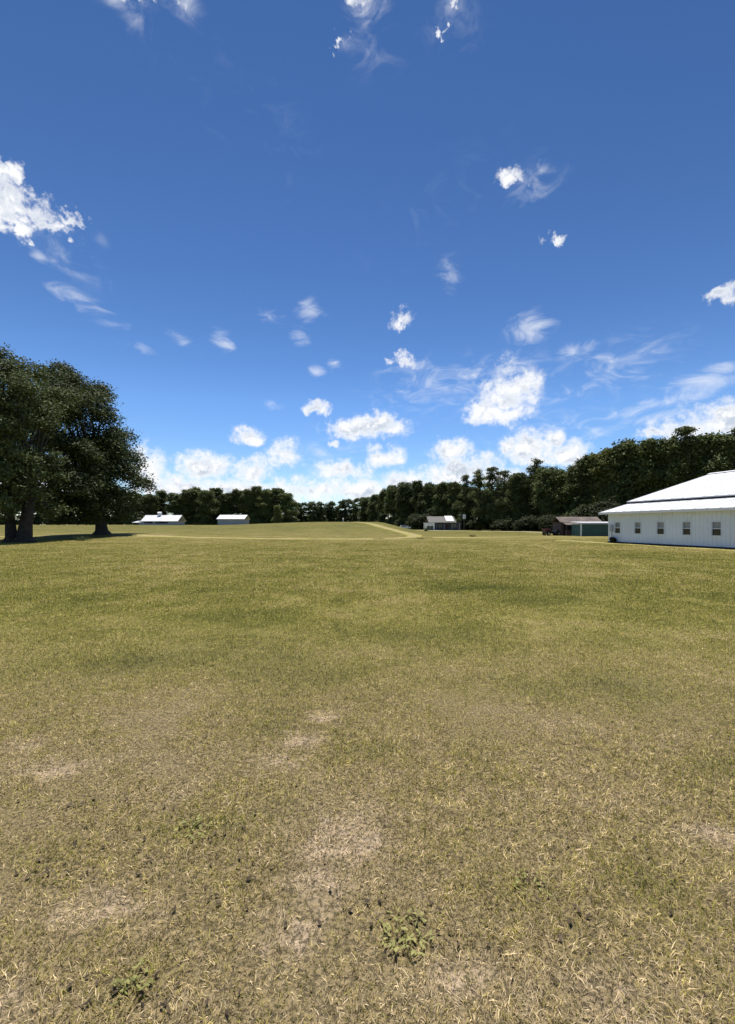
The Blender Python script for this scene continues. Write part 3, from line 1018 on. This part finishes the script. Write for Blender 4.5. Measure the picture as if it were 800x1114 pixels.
for i, (px, d, top, w) in enumerate(((457, 166, 555, 1.2), (510, 148, 561, 1.3), (523, 140, 563, 1.7), (537, 134, 557, 1.3), (551, 128, 562, 1.7), (565, 122, 552, 1.2), (579, 116, 559, 1.7),
                                     (592, 108, 550, 1.2), (606, 100, 558, 1.6), (622, 96, 546, 1.2), (640, 92, 552, 1.5), (658, 88, 540, 1.2))):
    labs = ['round dark bush just left of the white garage', 'dark bush right of the grey house, below the pole', 'second dark bush to the right of the pole below the pines',
            'dark bush below the open gap in the pines', 'dark bush right of the open gap in the pines', 'dark bush left of the tall layered pine at its foot',
            'dark bush at the foot of the tall layered pine', 'dark bush right of the layered pine, left of the dark utility cart', 'dark bush straight behind the dark utility cart',
            'dark bush behind the left part of the rusty shed', 'dark bush behind the green shed', 'dark bush behind the white barn corner']
    if px in (537, 565, 592, 622):
        continue
    plant('bush', 'bush', 'shrub', px, d * 1.06, top, labs[i], 'bushes along the foot of the right wood', w)


# ------------------------------------------------------------------ white barn on the right
def barn():
    ang = math.atan2(-0.98, 0.198)
    root = empty('metal_barn', (22.15, 38.06, 0.0), ang)
    tag(root, 'long white metal barn with two tier white roof and a row of small windows', 'barn')
    L, V2 = 25.0, 24.4
    zt, slope = 2.86, 0.268
    # side wall, pieced round its window openings
    wc = [1.08 + 2.16 * k for k in range(11)]
    hw, z0, z1 = 0.31, 0.92, 1.86
    mb = MB()
    th = 0.14
    mb.box(0, L, 0, th, -0.3, z0)
    mb.box(0, L, 0, th, z1, zt)
    xs = [0] + [c for w in wc for c in (w - hw, w + hw)] + [L]
    for i in range(0, len(xs), 2):
        mb.box(xs[i], xs[i + 1], 0, th, z0, z1)
    x = 0.12
    while x < L:                                   # standing ribs of the sheet siding
        if all(abs(x - w) > hw + 0.10 for w in wc):
            mb.box(x - 0.018, x + 0.018, -0.014, -0.0005, 0.02, zt - 0.06)
        else:
            mb.box(x - 0.018, x + 0.018, -0.022, -0.0005, 0.02, z0 - 0.08)
            mb.box(x - 0.018, x + 0.018, -0.022, -0.0005, z1 + 0.08, zt - 0.06)
        x += 0.30
    mb.build('side_wall', M['siding'], root)
    mb = MB()
    prof = [(th, -0.3), (V2 - th, -0.3), (V2 - th, zt - 0.06), (V2 - 2.9, zt + 2.7 * slope), (V2 - 2.9, 3.72), (V2 / 2, 6.45), (2.9, 3.72), (2.9, zt + 2.7 * slope), (th, zt - 0.06)]
    mb.prism(prof, 'x', 0.0, 0.14)
    mb.build('end_wall', M['siding'], root)
    MB().prism(prof, 'x', L - 0.14, L).build('end_wall', M['siding'], root)
    MB().box(0, L, V2 - th, V2, -0.3, zt - 0.06).build('side_wall', M['siding'], root)
    # lower roof: a lean-to sheet along each long side
    for sgn in (1, -1):
        mb = MB()
        def vv(v):
            return v if sgn > 0 else V2 - v
        a, b = (-0.5, 2.72), (2.82, 2.72 + 3.32 * slope)
        mb.prism([(vv(a[0]), a[1]), (vv(b[0]), b[1]), (vv(b[0]), b[1] + 0.07), (vv(a[0]), a[1] + 0.07)], 'x', -0.6, L + 0.6)
        x = -0.5
        while x < L + 0.6:
            mb.prism([(vv(a[0]), a[1] + 0.0705), (vv(b[0]), b[1] + 0.0705), (vv(b[0]), b[1] + 0.095), (vv(a[0]), a[1] + 0.095)], 'x', x - 0.02, x + 0.02)
            x += 0.9
        mb.build('lower_roof', M['white_metal'], root)
        MB().prism([(vv(-0.53), 2.60), (vv(-0.505), 2.60), (vv(-0.505), 2.80), (vv(-0.53), 2.80)], 'x', -0.6, L + 0.6).build('fascia', M['trim'], root)
        MB().box(-0.02, L + 0.02, min(vv(2.86), vv(2.96)), max(vv(2.86), vv(2.96)), 3.58, 3.80).build('clerestory', M['dark_band'], root)
        # upper roof slope
        mb = MB()
        e, r = (2.55, 3.77), (V2 / 2, 6.62)
        mb.prism([(vv(e[0]), e[1]), (vv(r[0]), r[1]), (vv(r[0]), r[1] + 0.08), (vv(e[0]), e[1] + 0.08)], 'x', -0.6, L + 0.6)
        x = -0.5
        while x < L + 0.6:
            mb.prism([(vv(e[0]), e[1] + 0.0805), (vv(r[0]), r[1] + 0.0805), (vv(r[0]), r[1] + 0.105), (vv(e[0]), e[1] + 0.105)], 'x', x - 0.02, x + 0.02)
            x += 0.9
        mb.build('upper_roof', M['white_metal'], root)
    MB().prism([(V2 / 2 - 0.3, 6.66), (V2 / 2, 6.75), (V2 / 2 + 0.3, 6.66), (V2 / 2 + 0.3, 6.70), (V2 / 2, 6.79), (V2 / 2 - 0.3, 6.70)], 'x', -0.61, L + 0.61).build('ridge_cap', M['trim'], root)
    for c in wc:
        f = MB()
        f.box(c - hw - 0.05, c + hw + 0.05, -0.035, -0.003, z1, z1 + 0.06)
        f.box(c - hw - 0.05, c + hw + 0.05, -0.045, -0.003, z0 - 0.06, z0)
        f.box(c - hw - 0.05, c - hw, -0.035, -0.003, z0, z1)
        f.box(c + hw, c + hw + 0.05, -0.035, -0.003, z0, z1)
        f.box(c - hw, c + hw, 0.02, 0.055, (z0 + z1) / 2 - 0.025, (z0 + z1) / 2 + 0.025)
        fo = f.build('window', M['siding'], root)
        MB().box(c - hw, c + hw, 0.08, 0.095, (z0 + z1) / 2, z1).build('upper_pane', M['blind'], fo)
        MB().box(c - hw, c + hw, 0.058, 0.072, z0, (z0 + z1) / 2).build('lower_pane', M['glass'], fo)
    MB().box(-0.03, L, -0.05, -0.024, -0.3, 0.14).build('base_strip', M['dark_band'], root)  # dark strip along the foot of the side wall
    mt = MB().box(0.32, 0.62, -0.16, -0.024, 1.05, 1.65).build('meter_box', M['grey_wall'], root, bevel=0.015)
    MB().tube([(0.47, -0.09, -0.1), (0.47, -0.09, 1.05)], 0.03, 8).build('conduit', M['steel'], mt)


barn()
o = plant('corner_bush', 'bush', 'shrub', 667, 37.2, 583.5, 'small black looking bush at the foot of the white barn corner', None, 0.95)


# ------------------------------------------------------------------ green shed and rusty shed beyond the barn corner
def green_shed():
    x0, d = at(632, 60), 60.0
    z = gz(x0 + 2, d)
    root = empty('green_shed', (x0, d, z))
    tag(root, 'low dark green metal shed with a white roof edge left of the white barn', 'shed')
    mb = MB()
    mb.box(0.16, 6.4, 0, 3.0, -0.2, 1.72)
    x = 0.35
    while x < 6.3:
        mb.box(x - 0.05, x + 0.05, -0.03, -0.0005, 0.04, 1.66)
        x += 0.24
    mb.build('wall', M['green_metal'], root)
    MB().prism([(-0.25, 1.74), (3.2, 2.05), (3.2, 2.12), (-0.25, 1.96)], 'x', -0.1, 6.6).build('roof', M['white_metal'], root)
    MB().box(0, 0.15, -0.02, 0.13, -0.2, 1.73).build('corner_post', M['trim'], root)


def rusty_shed():
    x0, d = at(614.5, 64), 64.0
    z = gz(x0 + 2, d)
    root = empty('rusty_shed', (x0, d, z))
    tag(root, 'old reddish brown shed with a rusty sloping roof behind the green shed', 'shed')
    MB().box(0, 6.2, 1.2, 4.2, -0.2, 2.0).build('wall', M['red_wood'], root)
    MB().box(0.4, 1.7, 1.17, 1.198, 0.0, 1.7).build('door', M['dark_gap'], root)
    MB().prism([(1.0, 2.02), (2.7, 2.86), (4.4, 2.02), (4.4, 2.10), (2.7, 2.95), (1.0, 2.10)], 'x', -0.2, 6.5).build('roof', M['rust_roof'], root)
    MB().prism([(-0.35, 1.62), (1.0, 1.98), (1.0, 2.03), (-0.35, 1.67)], 'x', 0.1, 2.3).build('porch_roof', M['rust_roof'], root)
    for px in (0.15, 2.2):
        MB().box(px, px + 0.09, -0.25, -0.16, -0.2, 1.64).build('porch_post', M['red_wood'], root)
    MB().box(0.35, 2.0, -0.1, 0.6, 0.0, 0.85).build('stacked_crate', M['red_wood'], root, bevel=0.02)


green_shed()
rusty_shed()


def wheel(parent, x, y, z, r, w, axis='y'):
    mb = MB()
    t = MB()
    if axis == 'y':
        mb.tube([(x, y - w / 2, z), (x, y + w / 2, z)], r, 16)
    o = mb.build('wheel', M['rubber'], parent)
    t.tube([(x, y - w / 2 - 0.012, z), (x, y + w / 2 + 0.012, z)], r * 0.55, 12)
    t.build('rim', M['steel'], o)


def utility_cart():
    d = 66.0
    x0 = at(600, d)
    root = empty('utility_cart', (x0, d, gz(x0, d)), R(8))
    tag(root, 'small dark utility cart parked on the grass left of the rusty shed', 'utility cart')
    mb = MB().prism([(-1.2, 0.32), (1.25, 0.32), (1.35, 0.62), (0.95, 0.78), (0.5, 0.82), (0.4, 0.52), (-0.3, 0.52), (-0.35, 0.82), (-1.25, 0.82)], 'y', -0.6, 0.6)
    mb.build('body', M['black_paint'], root, bevel=0.02)
    MB().box(-1.3, -0.42, -0.66, 0.66, 0.84, 1.04).build('cargo_bed', M['red_paint'], root, bevel=0.02)
    MB().box(-0.3, 0.15, -0.55, 0.55, 0.53, 0.72).box(-0.36, -0.22, -0.55, 0.55, 0.73, 1.15).build('seat', M['rubber'], root, bevel=0.03)
    fr = MB()
    for y in (-0.58, 0.58):
        fr.tube([(0.8, y, 0.75), (0.45, y, 1.55), (-0.4, y, 1.58), (-0.48, y, 0.8)], 0.025, 6)
    fr.tube([(0.45, -0.58, 1.55), (0.45, 0.58, 1.55)], 0.025, 6)
    fr.build('roll_frame', M['black_paint'], root)
    MB().tube([(0.62, 0.25, 0.8), (0.35, 0.25, 1.0)], 0.02, 6).build('steering_column', M['rubber'], root)
    for y in (-0.4, 0.4):
        MB().box(1.30, 1.36, y - 0.1, y + 0.1, 0.60, 0.70).build('headlight', M['white_paint'], root)
    for x in (-0.85, 0.9):
        for y in (-0.6, 0.6):
            wheel(root, x, y, 0.30, 0.30, 0.22)


utility_cart()


# ------------------------------------------------------------------ house, garage, car and pole at the edge of the right wood
def house():
    d = 152.0
    x0 = at(473.5, d)
    z = gz(x0 + 4, d)
    root = empty('grey_house', (x0, d, z))
    tag(root, 'low dark grey house with a porch and pale roof before the right wood', 'house')
    w, dep, e = 9.6, 7.0, 2.9
    MB().box(0, w, 0, dep, -0.2, e).build('wall', M['grey_siding'], root)
    MB().prism([(-1.5, 2.72), (dep / 2, 5.0), (dep + 0.5, 2.9), (dep + 0.5, 3.02), (dep / 2, 5.14), (-1.5, 2.86)], 'x', -2.6, 7.6).build('roof', M['shingle'], root)
    MB().prism([(-0.6, 3.3), (dep / 2, 5.2), (dep + 0.7, 3.0), (dep + 0.7, 3.12), (dep / 2, 5.34), (-0.6, 3.42)], 'x', 4.0, 6.9).build('metal_roof', M['white_metal'], root)
    for x in (0.2, 3.0, 5.8, 8.6):
        MB().box(x, x + 0.16, -1.35, -1.2, -0.2, 2.75).build('porch_post', M['grey_wall'], root)
    for x in (1.2, 6.4):
        f = MB().box(x, x + 1.3, -0.06, -0.003, 1.0, 2.2).build('window', M['grey_wall'], root)
        MB().box(x + 0.08, x + 1.22, -0.075, -0.062, 1.08, 2.12).build('pane', M['glass'], f)
    MB().box(4.0, 4.95, -0.05, -0.003, 0.0, 2.1).build('door', M['red_wood'], root)


def garage():
    d = 147.0
    x0 = at(463, d)
    z = gz(x0 + 1, d)
    root = empty('white_garage', (x0, d, z))
    tag(root, 'small white garage with a dark open front beside the grey house', 'garage')
    mb = MB()
    mb.box(0, 0.55, 0, 0.15, -0.2, 2.6).box(2.75, 3.3, 0, 0.15, -0.2, 2.6).box(0.55, 2.75, 0, 0.15, 1.55, 2.6)
    mb.box(0, 0.15, 0.15, 4.6, -0.2, 2.6).box(3.15, 3.3, 0.15, 4.6, -0.2, 2.6).box(0.15, 3.15, 4.45, 4.6, -0.2, 2.6)
    mb.build('wall', M['white_paint'], root)
    MB().box(-0.2, 3.5, -0.2, 4.8, 2.603, 2.74).build('roof', M['white_metal'], root)
    MB().box(1.6, 1.7, 0.02, 0.13, -0.1, 1.548).build('door_post', M['white_paint'], root)


def car():
    d = 158.0
    x0 = at(441, d)
    root = empty('white_car', (x0, d, gz(x0, d)))
    tag(root, 'white car parked left of the white garage, half behind the grassy rise', 'car')
    MB().prism([(-2.1, 0.35), (2.1, 0.35), (2.15, 0.8), (1.2, 0.98), (-2.1, 1.0)], 'y', -0.85, 0.85).build('body', M['white_paint'], root, bevel=0.05)
    MB().prism([(-1.9, 1.0), (0.95, 1.0), (0.35, 1.5), (-1.6, 1.55)], 'y', -0.74, 0.74).build('cabin', M['white_paint'], root, bevel=0.04)
    MB().prism([(-1.6, 1.05), (0.7, 1.05), (0.28, 1.42), (-1.45, 1.45)], 'y', -0.752, 0.752).build('side_window', M['glass'], root)
    for x in (-1.3, 1.35):
        for y in (-0.78, 0.78):
            wheel(root, x, y, 0.33, 0.33, 0.2)


def pole():
    d = 149.0
    x0 = at(505, d)
    z = gz(x0, d)
    root = empty('utility_pole', (x0, d, z))
    tag(root, 'dark pole carrying a small white box just right of the grey house', 'pole')
    MB().tube([(0, 0, -0.4), (0, 0, 6.2)], [0.14, 0.10], 10).build('shaft', M['pole_wood'], root)
    MB().box(-0.5, 0.5, -0.55, -0.12, 4.1, 5.7).build('service_box', M['white_paint'], root, bevel=0.06)


house()
garage()
car()
pole()


# ------------------------------------------------------------------ two white roofed sheds on the left
def long_shed():
    d = 165.0
    x0, x1 = at(151, d), at(194, d)
    z = gz((x0 + x1) / 2, d)
    w = x1 - x0
    root = empty('long_shed', (x0, d, z))
    tag(root, 'long low shed with bright white roof, small cupola and dark openings', 'shed')
    zr = top_z(560.6, d) - z
    ze = top_z(567.2, d) - z
    mb = MB()
    for a, b in ((0, 0.14), (0.36, 0.42), (0.74, 1.0)):
        mb.box(a * w, b * w, 0, 6, -0.5, ze)
    mb.box(0.14 * w, 0.36 * w, 0, 0.1, -0.5, ze * 0.45).box(0.42 * w, 0.74 * w, 0, 0.1, -0.5, ze * 0.42)
    mb.box(0.14 * w, 0.36 * w, 5.9, 6, -0.5, ze).box(0.42 * w, 0.74 * w, 5.9, 6, -0.5, ze)
    mb.build('wall', M['grey_wall'], root)
    MB().prism([(-0.9, ze - 0.05), (3, zr), (6.9, ze - 0.05), (6.9, ze + 0.08), (3, zr + 0.13), (-0.9, ze + 0.08)], 'x', 1.2, w + 0.3).build('roof', M['white_metal'], root)
    MB().prism([(-0.6, ze - 0.55), (4, ze + 0.1), (4, ze + 0.22), (-0.6, ze - 0.43)], 'x', -2.4, 1.19).build('side_roof', M['white_metal'], root)
    MB().box(-2.3, -2.15, -0.4, -0.25, -0.5, ze - 0.5).build('side_post', M['grey_wall'], root)
    cx = at(170, d) - x0
    c = MB().box(cx - 0.55, cx + 0.55, 2.4, 3.6, zr - 0.2, zr + 1.0).build('cupola', M['white_paint'], root)
    MB().prism([(2.2, zr + 1.003), (3.8, zr + 1.003), (3, zr + 1.5)], 'x', cx - 0.75, cx + 0.75).build('cupola_roof', M['white_metal'], c)


def small_shed():
    d = 168.0
    x0, x1 = at(237, d), at(266, d)
    z = gz((x0 + x1) / 2, d)
    w = x1 - x0
    root = empty('grey_shed', (x0, d, z))
    tag(root, 'smaller grey walled shed with a white roof, alone before the left wood', 'shed')
    zr, ze = top_z(560.3, d) - z, top_z(564.8, d) - z
    mb = MB().box(0, w, 0, 7, -0.5, ze - 0.1)
    x = 0.3
    while x < w:
        mb.box(x - 0.03, x + 0.03, -0.04, -0.0005, 0.0, ze - 0.2)
        x += 0.6
    mb.build('wall', M['grey_wall'], root)
    MB().prism([(-0.7, ze - 0.06), (3.5, zr), (7.7, ze - 0.06), (7.7, ze + 0.08), (3.5, zr + 0.14), (-0.7, ze + 0.08)], 'x', -0.3, w + 0.3).build('roof', M['white_metal'], root)
    MB().box(w * 0.5 - 1.3, w * 0.5 + 1.3, -0.08, -0.045, 0, 2.4).build('sliding_door', M['grey_wall'], root)


long_shed()
small_shed()

d_ = 140.0
xp = at(373.5, d_)
r_ = empty('marker_post', (xp, d_, gz(xp, d_)))
tag(r_, 'short white marker standing alone on the crest of the grassy rise', 'marker')
MB().tube([(0, 0, -0.3), (0, 0, 0.9)], 0.12, 8).build('post', M['white_paint'], r_)
MB().tube([(0, 0, 0.9), (0, 0, 1.25), (0, 0, 1.4)], [0.26, 0.22, 0.08], 10).build('cap', M['white_paint'], r_)


# ------------------------------------------------------------------ small growth in the field
def tuft_plant(name, px, depth, width, height, label, n=220, m='light_leaf'):
    x = at(px, depth)
    root = empty(name, (x, depth, gz(x, depth)))
    tag(root, label, 'bush')
    P = rng.normal(size=(n, 3)) * np.array([width * 0.33, width * 0.33, height * 0.3]) + np.array([0, 0, height * 0.45])
    P[:, 2] = np.abs(P[:, 2])
    me = leaves('foliage', P, rng.normal(size=(n, 3)) + np.array([0, 0, 0.6]), height * 0.35, M[m], 0.4, np.clip(rng.normal(0.4, 0.2, n), 0, 1))
    link(bpy.data.objects.new('foliage', me), root)
    mb = MB()
    for k in range(5):
        a = k * 1.3
        mb.tube([(0, 0, -0.05), (math.cos(a) * width * 0.25, math.sin(a) * width * 0.25, height * 0.6)], [0.02, 0.008], 5)
    mb.build('stem', M['bark'], root)


tuft_plant('low_bush', 514, 57, 0.75, 0.30, 'small dark clump of growth alone in the mown grass before the pines', 260, 'oak_leaf')
tuft_plant('low_bush', 464, 128, 1.2, 1.1, 'small dark bush at the drive just in front of the white garage', 200, 'oak_leaf')
tuft_plant('low_bush', 90, 42, 0.9, 0.5, 'little dark bush in the oak shade right of the double trunk', 240, 'oak_leaf')
tuft_plant('low_bush', 458, 49, 1.3, 0.22, 'low green clump at the bend of the dirt track', 240, 'oak_leaf')


def weed(px, py, r, label, n):
    depth = EYE * F / (py - CY)
    x = at(px, depth)
    root = empty('broadleaf_weed', (x, depth, gz(x, depth)))
    tag(root, label, 'weed', 'green weeds in the dry lawn')
    V, Fc, T, run = [], [], [], []
    st = MB()
    for k in range(n):
        a = random.uniform(0, 6.28)
        rr = r * math.sqrt(random.random())
        bx, by = math.cos(a) * rr * 0.85, math.sin(a) * rr * 0.85
        h = random.uniform(0.008, 0.03)
        ln, wd = random.uniform(0.014, 0.03), random.uniform(0.007, 0.013)
        az = random.uniform(0, 6.28)
        up = random.uniform(-0.1, 0.45)
        t = Vector((math.cos(az), math.sin(az), up)).normalized()
        s = Vector((-math.sin(az), math.cos(az), random.uniform(-.3, .3))).normalized()
        b = Vector((bx, by, h))
        i = len(V)
        V += [b, b + t * ln * 0.35 + s * wd * 0.5, b + t * ln * 0.75 + s * wd * 0.4, b + t * ln, b + t * ln * 0.75 - s * wd * 0.4, b + t * ln * 0.35 - s * wd * 0.5]
        Fc.append(list(range(i, i + 6)))
        T += [random.random()] * 6
        if k % 4 == 0:
            run.append((bx, by, h * 0.5))
    me = np_mesh('leaf', [tuple(v) for v in V], Fc, M['weed_leaf'], {'tint': T}, smooth=True)
    link(bpy.data.objects.new('foliage', me), root)
    run.sort()
    st.tube([(0, 0, -0.01)] + run, 0.0016, 5)
    st.build('stem', M['weed_leaf'], root)


weed(145, 1077, 0.07, 'small pale green weed low in the left corner of the dry lawn', 34)
weed(442, 1022, 0.12, 'largest pale green weed cluster near the bottom middle of the dry lawn', 70)
weed(575, 970, 0.09, 'small grey green weed right of the middle in the dry foreground', 26)
weed(215, 905, 0.12, 'dark green weed patch left of the middle in the dry foreground', 40)
